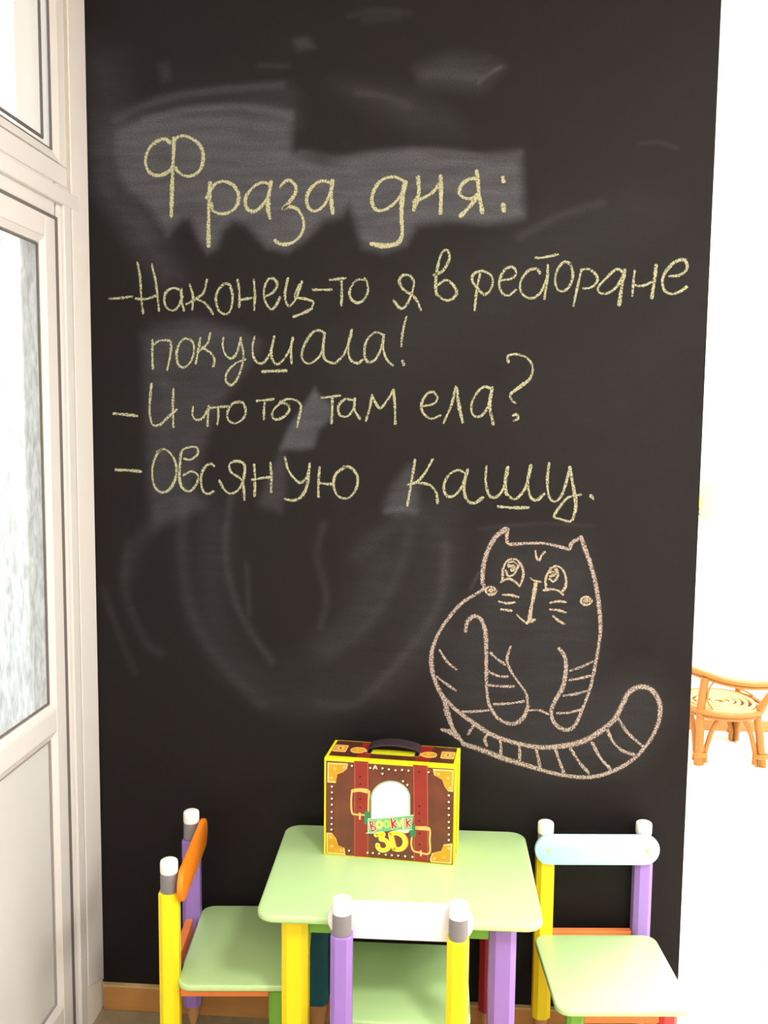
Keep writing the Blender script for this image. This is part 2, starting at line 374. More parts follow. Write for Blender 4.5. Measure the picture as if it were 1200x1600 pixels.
for pts, a_, w_ in (([(288,790),(284,860),(300,960),(345,1035),(410,1100)], .12, .016), ([(360,780),(352,860),(368,940),(400,1000),(425,1032)], .16, .010), ([(385,880),(390,960)], .13, .007),
    ([(640,830),(620,900),(570,980),(515,1020)], .10, .016), ([(696,850),(690,930),(650,1000),(580,1080),(545,1102),(500,1100)], .13, .012), ([(505,820),(495,870),(510,930),(500,980)], .12, .010),
    ([(200,850),(195,920),(225,1000),(250,1020)], .10, .012), ([(160,920),(190,1000),(210,1050)], .10, .010), ([(560,870),(600,830),(660,800)], .10, .02), ([(330,800),(330,900),(345,1000),(430,1090),(540,1095),(640,1040),(700,900),(690,800)], .09, .045),
    ([(250,800),(215,850),(200,900)], .08, .02), ([(600,880),(560,960),(500,1010)], .08, .03), ([(748,895),(736,920)], .26, .004), ([(750,826),(840,818),(928,822)], .14, .004)):
    swipe(pts, a_, w_)
patch([(700,1000),(760,900),(770,840),(920,850),(935,960),(935,1060),(1020,1050),(1050,1110),(1000,1200),(850,1220),(740,1180),(690,1100)], .15, .06)
patch([(560,830),(700,800),(690,1000),(600,1080),(480,1090),(430,1040),(520,980)], .07, .06)
patch([(700,620),(1100,420),(1100,1000),(960,1000),(930,830)], .04, .15)
me = bpy.data.meshes.new('blackboard')
V = np.zeros((nx*nz, 3)); V[:, 0] = PX; V[:, 2] = PZ
idx = np.arange(nx*nz).reshape(nz, nx)
F = np.stack([idx[:-1, :-1], idx[:-1, 1:], idx[1:, 1:], idx[1:, :-1]], -1).reshape(-1, 4)
# thickness: a back sheet joined by four edge strips
y_b = .004
nb = nx*nz
corners = [(XL+.001, y_b, zs0), (XR, y_b, zs0), (XR, y_b, zs1), (XL+.001, y_b, zs1)]
verts = V.tolist()+[list(c) for c in corners]
faces = F.tolist()
faces += [list(idx[0, ::-1])+[nb, nb+1], list(idx[-1, :])+[nb+2, nb+3], list(idx[:, 0])+[nb+3, nb], list(idx[::-1, -1])+[nb+1, nb+2], [nb+3, nb+2, nb+1, nb]]
me.from_pydata(verts, [], faces)
at_ = me.attributes.new('smudge', 'FLOAT', 'POINT'); at_.data.foreach_set('value', np.concatenate([SM, np.zeros(4)]).astype(np.float32))
bmk = bpy.data.materials.new('black_chalk_paint'); bmk.use_nodes = True; nt = bmk.node_tree; b = nt.nodes['Principled BSDF']
N = nt.nodes.new; Lk = nt.links.new
tc = N('ShaderNodeTexCoord'); at2 = N('ShaderNodeAttribute'); at2.attribute_name = 'smudge'
mpa = N('ShaderNodeMapping'); mpa.inputs['Scale'].default_value = (2.6, 1, 14); mpa.inputs['Rotation'].default_value = (0, .12, 0); Lk(tc.outputs['Object'], mpa.inputs[0])
na = N('ShaderNodeTexNoise'); na.inputs['Scale'].default_value = 3.2; na.inputs['Detail'].default_value = 6; na.inputs['Distortion'].default_value = .35; Lk(mpa.outputs[0], na.inputs['Vector'])
mr = N('ShaderNodeMapRange'); mr.inputs[1].default_value = .28; mr.inputs[2].default_value = .72; mr.inputs[3].default_value = .68; mr.inputs[4].default_value = 1.22; Lk(na.outputs['Fac'], mr.inputs[0])
nb_ = N('ShaderNodeTexNoise'); nb_.inputs['Scale'].default_value = 380; nb_.inputs['Detail'].default_value = 2; Lk(tc.outputs['Object'], nb_.inputs['Vector'])
mr2 = N('ShaderNodeMapRange'); mr2.inputs[1].default_value = .3; mr2.inputs[2].default_value = .7; mr2.inputs[3].default_value = .8; mr2.inputs[4].default_value = 1.2; Lk(nb_.outputs['Fac'], mr2.inputs[0])
mu = N('ShaderNodeMath'); mu.operation = 'MULTIPLY'; Lk(at2.outputs['Fac'], mu.inputs[0]); Lk(mr.outputs[0], mu.inputs[1])
mu2 = N('ShaderNodeMath'); mu2.operation = 'MULTIPLY'; mu2.use_clamp = True; Lk(mu.outputs[0], mu2.inputs[0]); Lk(mr2.outputs[0], mu2.inputs[1])
mxc = N('ShaderNodeMix'); mxc.data_type = 'RGBA'; mxc.inputs[6].default_value = (*lin((19, 14, 16)), 1); mxc.inputs[7].default_value = (*lin((84, 84, 90)), 1)
Lk(mu2.outputs[0], mxc.inputs[0])
# faint mottle of the paint itself
nm = N('ShaderNodeTexNoise'); nm.inputs['Scale'].default_value = 300; nm.inputs['Detail'].default_value = 3; Lk(tc.outputs['Object'], nm.inputs['Vector'])
mrm = N('ShaderNodeMapRange'); mrm.inputs[1].default_value = .3; mrm.inputs[2].default_value = .7; mrm.inputs[3].default_value = .72; mrm.inputs[4].default_value = 1.28; Lk(nm.outputs['Fac'], mrm.inputs[0])
vm = N('ShaderNodeVectorMath'); vm.operation = 'SCALE'; Lk(mxc.outputs[2], vm.inputs[0]); Lk(mrm.outputs[0], vm.inputs['Scale'])
Lk(vm.outputs[0], b.inputs['Base Color']); b.inputs['Roughness'].default_value = .6; b.inputs['Specular IOR Level'].default_value = .2
bpn = N('ShaderNodeBump'); bpn.inputs['Strength'].default_value = .12; bpn.inputs['Distance'].default_value = .001; Lk(nm.outputs['Fac'], bpn.inputs['Height']); Lk(bpn.outputs[0], b.inputs['Normal'])
me.materials.append(bmk)
board = bpy.data.objects.new('blackboard', me); C.objects.link(board)
board['label'] = 'tall black chalkboard wall panel with chalk writing and a chalk cat'; board['category'] = 'blackboard'

def chalk_mat(name, rgb, dens):
    m = bpy.data.materials.new(name); m.use_nodes = True; nt = m.node_tree; b = nt.nodes['Principled BSDF']; N = nt.nodes.new; Lk = nt.links.new
    b.inputs['Base Color'].default_value = (*lin(rgb), 1); b.inputs['Roughness'].default_value = .95; b.inputs['Specular IOR Level'].default_value = .1
    tc = N('ShaderNodeTexCoord'); n = N('ShaderNodeTexNoise'); n.inputs['Scale'].default_value = 330; n.inputs['Detail'].default_value = 4; n.inputs['Roughness'].default_value = .65; Lk(tc.outputs['Object'], n.inputs['Vector'])
    sx = N('ShaderNodeSeparateXYZ'); Lk(tc.outputs['UV'], sx.inputs[0])      # x: -1..1 across the stroke (stored 0..1)
    a = N('ShaderNodeMath'); a.operation = 'MULTIPLY_ADD'; a.inputs[1].default_value = 2; a.inputs[2].default_value = -1; Lk(sx.outputs[0], a.inputs[0])
    p = N('ShaderNodeMath'); p.operation = 'POWER'; p.inputs[1].default_value = 4; ab = N('ShaderNodeMath'); ab.operation = 'ABSOLUTE'; Lk(a.outputs[0], ab.inputs[0]); Lk(ab.outputs[0], p.inputs[0])
    e = N('ShaderNodeMath'); e.operation = 'MULTIPLY_ADD'; e.inputs[1].default_value = -.22; Lk(p.outputs[0], e.inputs[0]); Lk(n.outputs['Fac'], e.inputs[2])
    mr = N('ShaderNodeMapRange'); mr.inputs[1].default_value = dens-.05; mr.inputs[2].default_value = dens+.06; mr.inputs[3].default_value = .10; mr.inputs[4].default_value = .97; Lk(e.outputs[0], mr.inputs[0])
    Lk(mr.outputs[0], b.inputs['Alpha']); return m
YC = chalk_mat('pale_yellow_chalk', (176, 175, 142), .45)
YC2 = chalk_mat('dense_yellow_chalk', (178, 176, 140), .42)
PC = chalk_mat('pale_pink_chalk', (178, 160, 150), .465)
PC2 = chalk_mat('cream_chalk', (184, 168, 144), .435)
_lift = [0]
def chalk(name, strokes, m, parent, org, wpx, label=None):
    """strokes: point lists in a zoomed crop (origin, scale) of the photo, laid on the board as flat ribbons"""
    ox, oy, sc_ = org; vs = []; fs = []; uv = []
    for st in strokes:
        wd = wpx
        if isinstance(st[0], (int, float)): wd = st[0]; st = st[1]
        L = smooth_line([Vector((ox+a/sc_, oy+b_/sc_)) for a, b_ in st], 2.5)
        Q = [at(p.x, p.y) for p in L]; Q = [Vector((q.x, q.z)) for q in Q]; n = len(Q)
        _lift[0] = (_lift[0]+1) % 12; y = -.0004-_lift[0]*.00003
        acc = 0; base = len(vs); rnd = random.Random(len(vs)+n)
        ph = rnd.uniform(0, 6)
        # rounded ends: extend a little
        t0_ = (Q[0]-Q[1]).normalized(); t1_ = (Q[-1]-Q[-2]).normalized(); hw = wd*.5*(.00168 if 'pink' in m.name else .00152)
        Q = [Q[0]+t0_*hw*.8, Q[0]+t0_*hw*.4]+Q+[Q[-1]+t1_*hw*.4, Q[-1]+t1_*hw*.8]
        n = len(Q)
        for i in range(n):
            t = Q[min(i+1, n-1)]-Q[max(i-1, 0)]
            if t.length < 1e-9: t = Vector((1, 0))
            t.normalize(); nn = Vector((-t.y, t.x)); k = i/(n-1)
            h = hw*.95*(1+.16*math.sin(k*9+ph)+.08*math.sin(k*31+ph))
            if i in (0, n-1): h *= .55
            elif i in (1, n-2): h *= .88
            for sgn in (-1, 1):
                p = Q[i]+nn*h*sgn; vs.append((p.x, y, p.y)); uv.append(((sgn+1)/2, acc))
            if i: fs.append((base+2*i-2, base+2*i, base+2*i+1, base+2*i-1))
            acc += .003
    me = bpy.data.meshes.new(name); me.from_pydata(vs, [], fs); ul = me.uv_layers.new(name='UVMap')
    li = np.zeros(len(me.loops), int); me.loops.foreach_get('vertex_index', li)
    ul.data.foreach_set('uv', np.array(uv)[li].ravel().astype(np.float32)); me.materials.append(m)
    o = bpy.data.objects.new(name, me); C.objects.link(o); o.parent = parent
    if label: o['label'] = label
    return o
A_ = (150, 200, 3); B_ = (500, 200, 3); C_ = (700, 380, 3); D_ = (150, 480, 3.4286); E_ = (480, 480, 2.5532); F_ = (640, 800, 2.857)
W = lambda st, org, wpx, lab, m=YC: chalk('chalk_word', st, m, board, org, wpx, lab)
W([[(347,70),(325,52),(290,60),(250,95),(232,150),(242,195),(270,220),(310,220),(345,200),(360,175)], (7, [(367,50),(362,150),(357,280),(353,412)]), [(367,60),(385,42),(420,38),(465,60),(495,95),(503,140),(492,190),(460,220),(420,225),(385,205),(375,188)],
   (7, [(535,258),(530,350),(528,450),(528,553)]), [(518,325),(528,305)], [(535,300),(560,262),(600,250),(645,270),(668,310),(662,360),(625,395),(580,402),(548,385),(542,355)],
   [(812,262),(780,256),(740,275),(705,320),(702,365),(725,390),(755,385),(790,350),(810,310),(820,262)], (7.5, [(820,255),(808,330),(807,380),(815,420)]),
   [(865,275),(885,252),(910,246),(935,270),(935,305),(905,350),(875,380),(905,368),(945,382),(972,430),(970,480),(940,525),(895,545),(860,542),(840,528)],
   [(1095,255),(1060,248),(1020,270),(992,310),(988,350),(1005,382),(1035,388),(1070,360),(1095,310),(1108,262)], (7, [(1108,248),(1103,310),(1105,360),(1110,398)])], A_, 6, 'large chalk word in the heading, first and largest, pale yellow', YC2)
W([[(395,250),(350,230),(300,238),(262,275),(243,330),(252,372),(280,388),(320,375),(360,340),(390,290),(400,258)], (8, [(400,255),(385,330),(382,420),(386,490),(372,532),(340,548),(290,552),(243,543)]),
   (7.5, [(460,232),(463,300),(452,345),(440,382)]), [(440,345),(490,325),(530,300),(560,262)], (7.5, [(565,228),(568,310),(565,398)]),
   (7, [(735,203),(745,300),(760,395)]), [(735,238),(700,240),(665,265),(652,300),(670,325),(705,332),(738,312)], (7.5, [(735,325),(700,370),(660,412)]),
   (7, [(857,234),(860,250)]), (9, [(858,362),(862,385)])], B_, 6, 'second chalk word of the heading, ending in a colon', YC2)
W([[(65,800),(110,798),(170,790)], [(195,632),(207,700),(213,790),(220,868)], [(262,640),(280,720),(290,800),(295,855)], [(188,800),(235,802),(285,785)],
   [(400,762),(365,750),(330,768),(320,810),(335,845),(365,855),(390,830),(405,790)], [(400,755),(402,810),(412,855)],
   [(440,735),(455,790),(452,850)], [(520,712),(505,770),(470,800),(425,825)], [(470,800),(510,820),(535,850),(548,872)],
   [(600,730),(570,765),(562,810),(580,860),(615,872),(635,840),(640,780),(625,735),(600,730)],
   [(665,712),(672,770),(672,838)], [(740,712),(745,780),(742,852)], [(672,808),(710,800),(745,795)],
   [(795,790),(830,770),(850,735),(835,708),(805,712),(788,760),(792,810),(820,850),(845,830),(862,795)],
   [(900,705),(888,760),(888,805),(905,835),(935,805),(952,760),(965,720)], [(952,735),(932,790),(975,800),(1018,815),(1010,845)], (5.5, [(1010,848),(965,870),(928,885)]),
   [(1018,758),(1060,758),(1103,758)], [(1098,712),(1168,704)], [(1150,712),(1152,770),(1150,830)]], A_, 4.6, 'first chalk word of the first spoken line, starting with a dash')
W([[(215,712),(170,715),(140,760),(145,800),(175,820),(205,805),(225,765),(220,720),(210,706)]], B_, 4.6, 'single round chalk letter ending the hyphenated word of the first line')
W([[(425,780),(385,750),(372,715),(390,690),(425,695),(440,730),(425,790),(400,835),(375,845),(345,810)], [(425,775),(455,810),(472,852)]], B_, 4.8, 'single crossed chalk letter alone in the first spoken line')
W([[(535,690),(575,670),(605,620),(602,580),(585,573),(565,600),(548,670),(542,730),(545,780)], [(548,740),(590,712),(628,740),(640,775),(615,805),(580,805),(550,780)]], B_, 5, 'tall single chalk letter with an upper loop in the first spoken line')
W([[(150,145),(138,200),(130,260),(125,312)], [(145,218),(115,180),(120,145),(160,130),(200,150),(210,185),(195,225),(170,240),(145,222)],
   [(250,175),(300,165),(320,140),(305,113),(275,118),(250,150),(240,195),(255,235),(285,245),(318,220)],
   [(430,140),(415,120),(375,130),(345,170),(338,210),(355,245),(395,258),(430,235),(450,200),(468,150)], [(468,103),(465,170),(452,260)], [(412,68),(440,68),(515,53)],
   [(575,98),(545,88),(515,120),(502,170),(512,215),(540,225),(570,200),(585,150),(575,98)],
   [(625,125),(608,200),(588,292)], [(625,125),(660,122),(695,150),(698,180),(670,208),(635,212)],
   [(820,135),(790,122),(745,160),(705,205),(710,232),(745,235),(790,205),(822,150)], (6.5, [(828,128),(815,200),(802,288)]),
   [(875,130),(868,190),(864,245)], (6, [(975,105),(968,170),(955,255)]), [(868,195),(910,200),(960,180)],
   (5.5, [(1040,155),(1085,150),(1120,120),(1110,80),(1070,85),(1030,120),(1005,170),(1015,220),(1050,238),(1090,225),(1118,205)])], C_, 4.6, 'long chalk word ending the first spoken line at the board edge')
W([[(303,178),(302,250),(305,328)], [(305,205),(340,180),(385,178),(402,195),(398,260),(382,335)],
   [(505,175),(470,170),(440,210),(432,265),(445,312),(475,322),(508,290),(525,240),(520,190),(500,172)],
   [(560,165),(550,220),(535,300)], [(612,140),(600,190),(570,220),(545,240)], [(570,215),(615,245),(635,280),(628,318)],
   [(682,165),(680,210),(695,255),(725,275),(755,245),(775,165)], [(775,165),(790,260),(775,340),(750,395),(720,418),(695,390),(705,345),(750,300),(800,280)],
   [(850,160),(838,220),(850,280),(885,302),(920,270),(945,210),(955,158)], [(955,158),(940,230),(945,280),(970,305),(1005,280),(1040,220),(1055,165)], [(1055,165),(1045,230),(1048,300)], (5.5, [(893,345),(950,342),(1018,340)]),
   [(1228,140),(1200,125),(1165,132),(1125,185),(1103,245),(1110,285),(1140,302),(1175,285),(1210,240),(1225,140)], [(1225,140),(1218,200),(1225,275),(1270,300),(1295,290)],
   [(1285,298),(1330,250),(1362,165),(1370,122)], [(1370,122),(1352,200),(1360,275),(1400,300),(1430,280)],
   [(1540,148),(1495,136),(1450,180),(1438,245),(1452,290),(1485,290),(1520,240),(1542,150)], [(1542,150),(1540,230),(1565,290),(1590,310)],
   [(1662,52),(1645,125),(1635,208)], (5.5, [(1642,290),(1650,308)])], D_, 4.4, 'chalk word with an underlined letter and an exclamation mark')
W([(5.5, [(97,570),(160,575),(218,583)]), [(298,410),(290,500),(288,570),(305,630),(345,628),(385,590),(432,550)], [(415,440),(412,540),(415,642)]], D_, 4.6, 'tall chalk letter after the second dash')
W([[(520,535),(518,580),(540,605),(575,590),(600,545),(605,530)], [(605,530),(600,580),(598,635)], [(615,540),(655,535),(710,530)], [(655,540),(655,590),(650,628)],
   [(775,508),(735,515),(705,560),(710,605),(745,622),(785,600),(803,560),(790,515),(765,505)]], D_, 4.2, 'small chalk word after the tall letter in the question')
W([[(862,502),(905,498),(950,492)], [(905,500),(900,550),(900,600)], [(1035,530),(1000,512),(960,540),(943,575),(955,600),(985,598),(1020,575),(1037,545),(1025,520)],
   [(985,508),(1030,492),(1075,500),(1098,530),(1090,580),(1077,640)]], D_, 4.5, 'chalk word with a hooked last letter in the question')
W([[(58,360),(95,358),(130,352)], [(100,360),(100,410),(97,462)], [(180,370),(150,368),(125,395),(130,430),(160,435),(185,405),(190,365)], [(190,365),(190,410),(210,445)],
   [(235,452),(250,400),(258,352)], [(258,352),(275,385),(292,403),(320,370),(345,330)], [(345,330),(350,400),(352,465)]], E_, 4.6, 'three letter chalk word in the middle of the question')
W([[(460,395),(505,385),(520,360),(500,338),(475,350),(455,390),(465,425),(495,445),(530,432)], [(545,460),(575,390),(592,318)], (6, [(597,325),(605,390),(620,458)]),
   [(735,325),(705,318),(675,345),(655,390),(662,430),(690,435),(720,400),(738,330)], (6, [(738,322),(728,390),(742,465)]),
   [(803,218),(800,195),(835,188),(880,205),(900,245),(885,290),(845,320),(812,345),(815,370),(830,382)], (6.5, [(885,290),(845,320),(815,343)]), [(822,432),(836,428),(842,445),(826,452)]], E_, 4.6, 'last chalk word of the question with its question mark')
W([(5.5, [(108,872),(170,873),(240,880)]), [(350,762),(320,800),(302,870),(310,950),(345,990),(390,980),(425,920),(430,850),(405,790),(365,760),(328,775)],
   [(475,812),(510,815),(545,785),(540,752),(500,750),(460,772),(450,850),(448,920),(465,970),(505,985),(540,945),(545,900),(510,880),(470,900)],
   [(632,850),(610,838),(575,870),(562,930),(575,985),(605,1000),(628,985)],
   [(750,905),(722,880),(715,845),(740,826),(780,830),(798,860),(785,940),(755,985),(720,998),(690,980),(662,930)], [(750,900),(780,925),(792,970),(795,1030)],
   [(848,845),(852,920),(850,1010)], [(935,835),(940,910),(938,990)], [(838,925),(890,915),(940,910)],
   [(1012,805),(1030,870),(1060,915),(1095,940),(1130,910),(1145,840)], (5.5, [(1145,840),(1135,940),(1105,1010),(1060,1035),(1015,1028)])], D_, 4.8, 'long chalk word starting the last line after the third dash')
W([[(50,640),(45,700),(45,755)], [(45,700),(75,705),(105,705)], [(150,638),(115,665),(105,710),(125,755),(165,760),(195,725),(200,675),(175,640),(145,636)]], E_, 4.8, 'last letter of the long word in the last line')
W([[(430,610),(415,700),(400,790)], [(500,608),(470,660),(440,695),(402,708)], [(445,700),(490,710),(515,740),(520,780)],
   [(635,665),(600,650),(560,675),(545,720),(560,755),(595,745),(625,700),(640,650)], (6, [(640,650),(625,710),(635,765),(665,782),(700,760)]),
   [(715,635),(712,700),(730,755),(765,750),(790,700),(800,640)], (6.5, [(800,640),(790,700),(795,745)]), [(795,745),(830,765),(870,720),(892,640)], (5.5, [(892,632),(880,700),(890,755),(915,770),(945,745)]), (5.5, [(762,795),(820,800),(882,799)]),
   [(965,622),(958,690),(965,755),(990,775),(1020,740),(1048,640)], (6.5, [(1048,640),(1062,720),(1072,790),(1060,845)]), [(1060,845),(1045,855),(1010,845),(985,835),(1005,800),(1040,760),(1090,748)],
   (6, [(1131,752),(1140,762)])], E_, 4.8, 'chalk word with an underlined letter and full stop ending the last line')
cat = chalk('chalk_drawing', [[(430,75),(385,110),(350,170),(330,240),(325,310),(332,340),(290,370),(235,405),(180,465),(130,540),(100,620),(100,700),(120,770),(155,840),(175,910),(200,980),(240,1032)],
   (5.5, [(438,78),(434,115),(445,142),(520,140),(600,140),(670,155),(712,165),(724,138),(765,112)]), (6.5, [(765,112),(785,170),(810,240),(830,320),(845,420),(852,520),(840,620),(825,700),(805,790),(775,870),(745,940),(715,970),(680,968),(645,940),(632,890),(650,840),(680,790),(695,730),(698,680),(690,640),(668,610)]),
   (6.5, [(250,530),(258,490),(285,465),(315,475),(335,520),(342,590),(342,700),(345,800),(360,870),(400,925),(460,945),(505,920),(528,870)]), (4.5, [(528,870),(520,810),(490,765),(455,715),(435,660),(450,602)]),
   (5, [(235,892),(290,890),(350,885)]), (4, [(535,885),(580,885),(620,903)])], PC, board, F_, 7, 'pink chalk outline of a sitting cat with striped paws')
tail = chalk('tail_outline', [(8, [(160,835),(210,885),(290,945),(370,995),(470,1030),(580,1050),(680,1045),(770,1025),(850,980),(910,930),(945,870),(980,805),(1030,780),(1080,795),(1115,850),(1115,920),(1090,990),(1050,1050),(990,1110),(910,1155),(820,1182),(720,1180),(620,1160),(520,1130),(420,1100),(330,1065),(240,1035)]),
   (6, [(145,970),(180,985),(215,1012)]), (7, [(160,880),(185,950),(225,1015)]), (5, [(150,975),(195,975),(205,1000)])], PC, cat, F_, 8)
def cstroke(name, st, wpx, m=PC2): return chalk(name, st, m, cat, F_, wpx)
for st in ([(290,945),(262,990)], [(350,990),(335,1015),(345,1042)], [(405,1018),(408,1055),(405,1092)], [(490,1042),(492,1080),(490,1115)], [(565,1055),(572,1090),(582,1135)], [(650,1058),(668,1110),(690,1168)],
           [(720,1058),(760,1120),(800,1165)], [(815,1030),(850,1095),(895,1145)], [(880,965),(905,1020),(950,1065),(1010,1085)], [(930,920),(965,975),(1010,1020),(1045,1048)]):
    cstroke('tail_stripe', [st], 5.2, PC)
for st in ([(362,628),(390,655),(425,680)], [(352,712),(395,732),(438,735)], [(352,772),(410,778),(465,778)], [(378,858),(440,855),(508,845)], [(718,708),(770,690),(815,668)], [(715,750),(760,742),(810,730)], [(688,820),(740,812),(795,797)], [(660,898),(710,895),(770,880)],
           [(135,618),(165,665),(208,702)], [(122,735),(160,765),(205,795)]):
    cstroke('fur_stripe', [st], 4.4, PC)
cstroke('eye', [[(415,300),(418,250),(440,215),(475,212),(500,240),(508,280),(495,325)], [(408,312),(440,298),(470,310),(490,330)], (8, [(445,240),(465,245),(458,258)]), [(430,262),(440,285),(465,278),(485,240)], (3, [(440,225),(465,222),(480,235)])], 4.4)
cstroke('eye', [[(610,345),(608,300),(625,260),(655,240),(685,260),(698,300),(695,335),(678,358)], [(598,350),(630,345),(660,350),(685,368)], (8, [(632,268),(645,275),(632,285)]), [(650,255),(662,280),(645,310),(625,300)], (3, [(625,250),(648,246),(662,262)])], 4.4)
cstroke('forehead_mark', [[(562,175),(565,195),(572,215)], [(580,215),(588,195),(603,178)]], 4)
cstroke('nose', [(3.5, [(540,295),(555,305),(585,312)]), (7, [(563,318),(555,370),(542,430),(535,480)]), (3.5, [(480,458),(500,480),(525,498)]), (7, [(530,490),(555,482)])], 5)
for st in ([(418,370),(450,370),(485,380)], [(400,400),(435,407),(468,403)], [(410,435),(455,440)], [(628,405),(665,398),(695,402)], [(628,435),(660,438),(695,448)], [(642,465),(665,485),(690,500)]):
    cstroke('whisker', [st], 4.6)
for cx, cy in ((362, 350), (787, 395)):
    cstroke('cheek_spot', [[(cx+25*math.cos(a)*(1-.02*k), cy+20*math.sin(a)*(1-.02*k)) for k, a in enumerate([i*.6 for i in range(12)])], [(cx-8, cy), (cx, cy-6), (cx+8, cy+2), (cx, cy+6)]], 4.5)

# ================================================================== CHILDREN'S TABLE AND CHAIRS
def post_outline(wd, ch):
    h = wd/2; c = ch; return [(-h+c,-h),(h-c,-h),(h,-h+c),(h,h-c),(h-c,h),(-h+c,h),(-h,h-c),(-h,-h+c)]
def leg_shape(x, y, z1, wd=.042, ch=.010, tip=True, z0=0.075):
    mb = MB(); O = [(x+a, y+b_) for a, b_ in post_outline(wd, ch)]
    mb.prism(O, z0 if tip else 0, z1, cham=.0012, steps=1); return mb
def make_tip(parent, x, y, wd, z0=.075):
    ctr = MB(); r = wd*.49
    ctr.lathe([(r*.34, .022), (r*.6, .040), (r*.92, z0-.001), (r*.95, z0)], (x, y), 20)
    t = ctr.build('pencil_tip', tip_wood, parent, smooth=True)
    MB().lathe([(r*.26, 0), (r*.32, .012), (r*.34, .0219)], (x, y), 16).build('foot', ferrule_m, t, smooth=True)
def make_chair(label, loc, rz, back_m, front_l, front_r, sy=1.0, sz=1.0, sw=.285, seat_z=.28, gap=.020, front=.145, inset=.040, rail_m=orange_p, group='pencil chairs around the table', screws=False):
    """faces local -Y; sitter's right is local -X"""
    t = thing('childs_chair', label, 'chair', loc, rz, group)
    SH = seat_z; W2 = sw/2; D2 = .145; PXo = .116*sy; PY = D2+gap
    MB().prism(rrect(-W2, -front, W2, D2, .030), SH-.014, SH, cham=.004, steps=3).build('seat', laminate, t, smooth=True)
    zb = .487*sz; zf = zb+.041; zt = .5555*sz
    for sx, pm in ((-1, yellow_p), (1, purple_p)):
        x = sx*PXo
        o = leg_shape(x, PY, zb).build('post', pm, t)
        MB().lathe([(.0175, zb-.001), (.0182, zb+.002)]+[(.0182+(.0006 if k % 2 else 0), zb+.004+k*.004) for k in range(9)]+[(.0180, zf), (.0180, zf+.0015)], (x, PY), 24).build('ferrule', ferrule_m, o, smooth=True)
        MB().lathe([(.0183, zf+.0012), (.0188, zf+.004), (.0188, zt-.006), (.0178, zt-.002), (.0150, zt), (.004, zt+.0005)], (x, PY), 24).build('eraser_cap', eraser_m, o, smooth=True)
        make_tip(t, x, PY, .042)
    for sx, pm in ((-1, front_r), (1, front_l)):
        x = sx*(W2-.045)
        leg_shape(x, -front+inset, SH-.015, .036, .008).build('leg', pm, t)
        make_tip(t, x, -front+inset, .036)
    zr0, zr1 = SH-.048, SH-.0145
    MB().box((-W2+.063, -front+inset-.009, zr0), (W2-.063, -front+inset+.009, zr1)).build('front_rail', rail_m, t, bevel=.002)
    for sx in (-1, 1):
        xa, xb = sorted((sx*(W2-.054), sx*(W2-.036)))
        MB().box((xa, -front+inset+.0185, zr0), (xb, PY-.021, zr1)).build('side_rail', rail_m, t, bevel=.002)
    MB().box((-PXo+.021, PY-.006, SH-.040), (PXo-.021, PY+.012, SH-.001)).build('back_rail', rail_m, t, bevel=.002)
    bz0, bz1 = .465*sz, .536*sz; bw = PXo+.030
    bk = MB().prism(rrect(-bw, bz0, bw, bz1, .0355, 8), PY-.021-.013, PY-.0212, axis='y', cham=.003, steps=2).build('backrest', back_m, t, smooth=True)
    if screws:
        for sx in (-1, 1):
            MB().prism([(sx*PXo+.0042*math.cos(a*.785), (bz0+bz1)/2+.0042*math.sin(a*.785)) for a in range(8)], PY-.0355, PY-.0338, axis='y').build('screw', brass_m, bk)
    return t
R = math.radians
make_chair('child chair right of table, light blue backrest, facing the camera', (.364, -.202, 0), R(5), blue_p, pink_p, green_p, sz=1.006, seat_z=.291, screws=True)
make_chair('child chair left of table, orange backrest seen edge on, facing right', (-.432, -.187, 0), R(95), orange_b, green_p, green_p, sy=1.08, sz=1.012, sw=.33, seat_z=.304, front=.127, inset=.062, screws=False)
make_chair('child chair in front of table, white backrest, seen from behind', (-.0885, -.295, 0), R(181), white_p, green_p, pink_p, sy=.965, sz=1.046, seat_z=.300, gap=.044)

tb = thing('childs_table', 'small table with pale green rounded top under the cardboard suitcase', 'table', (-.0905, -.231, 0), R(1.2))
TH = .516
MB().prism(rrect(-.290, -.212, .282, .212, .038, 8), TH-.016, TH, cham=.005, steps=3).build('tabletop', laminate, tb, smooth=True)
for x, y, m, in ((-.216, -.150, yellow_p), (.205, -.150, purple_p), (-.208, .160, teal_p), (.205, .160, darkred_p)):
    leg_shape(x, y, TH-.016, .054, .012, z0=.10).build('leg', m, tb); make_tip(tb, x, y, .054, .10)
MB().box((-.189, -.160, TH-.062), (.178, -.142, TH-.0165)).build('front_rail', green_p, tb, bevel=.002)
MB().box((-.181, .150, TH-.062), (.178, .168, TH-.0165)).build('back_rail', green_p, tb, bevel=.002)
for x in (-.208, .205):
    MB().box((x-.009, -.123, TH-.062), (x+.009, .133, TH-.0165)).build('side_rail', green_p, tb, bevel=.002)

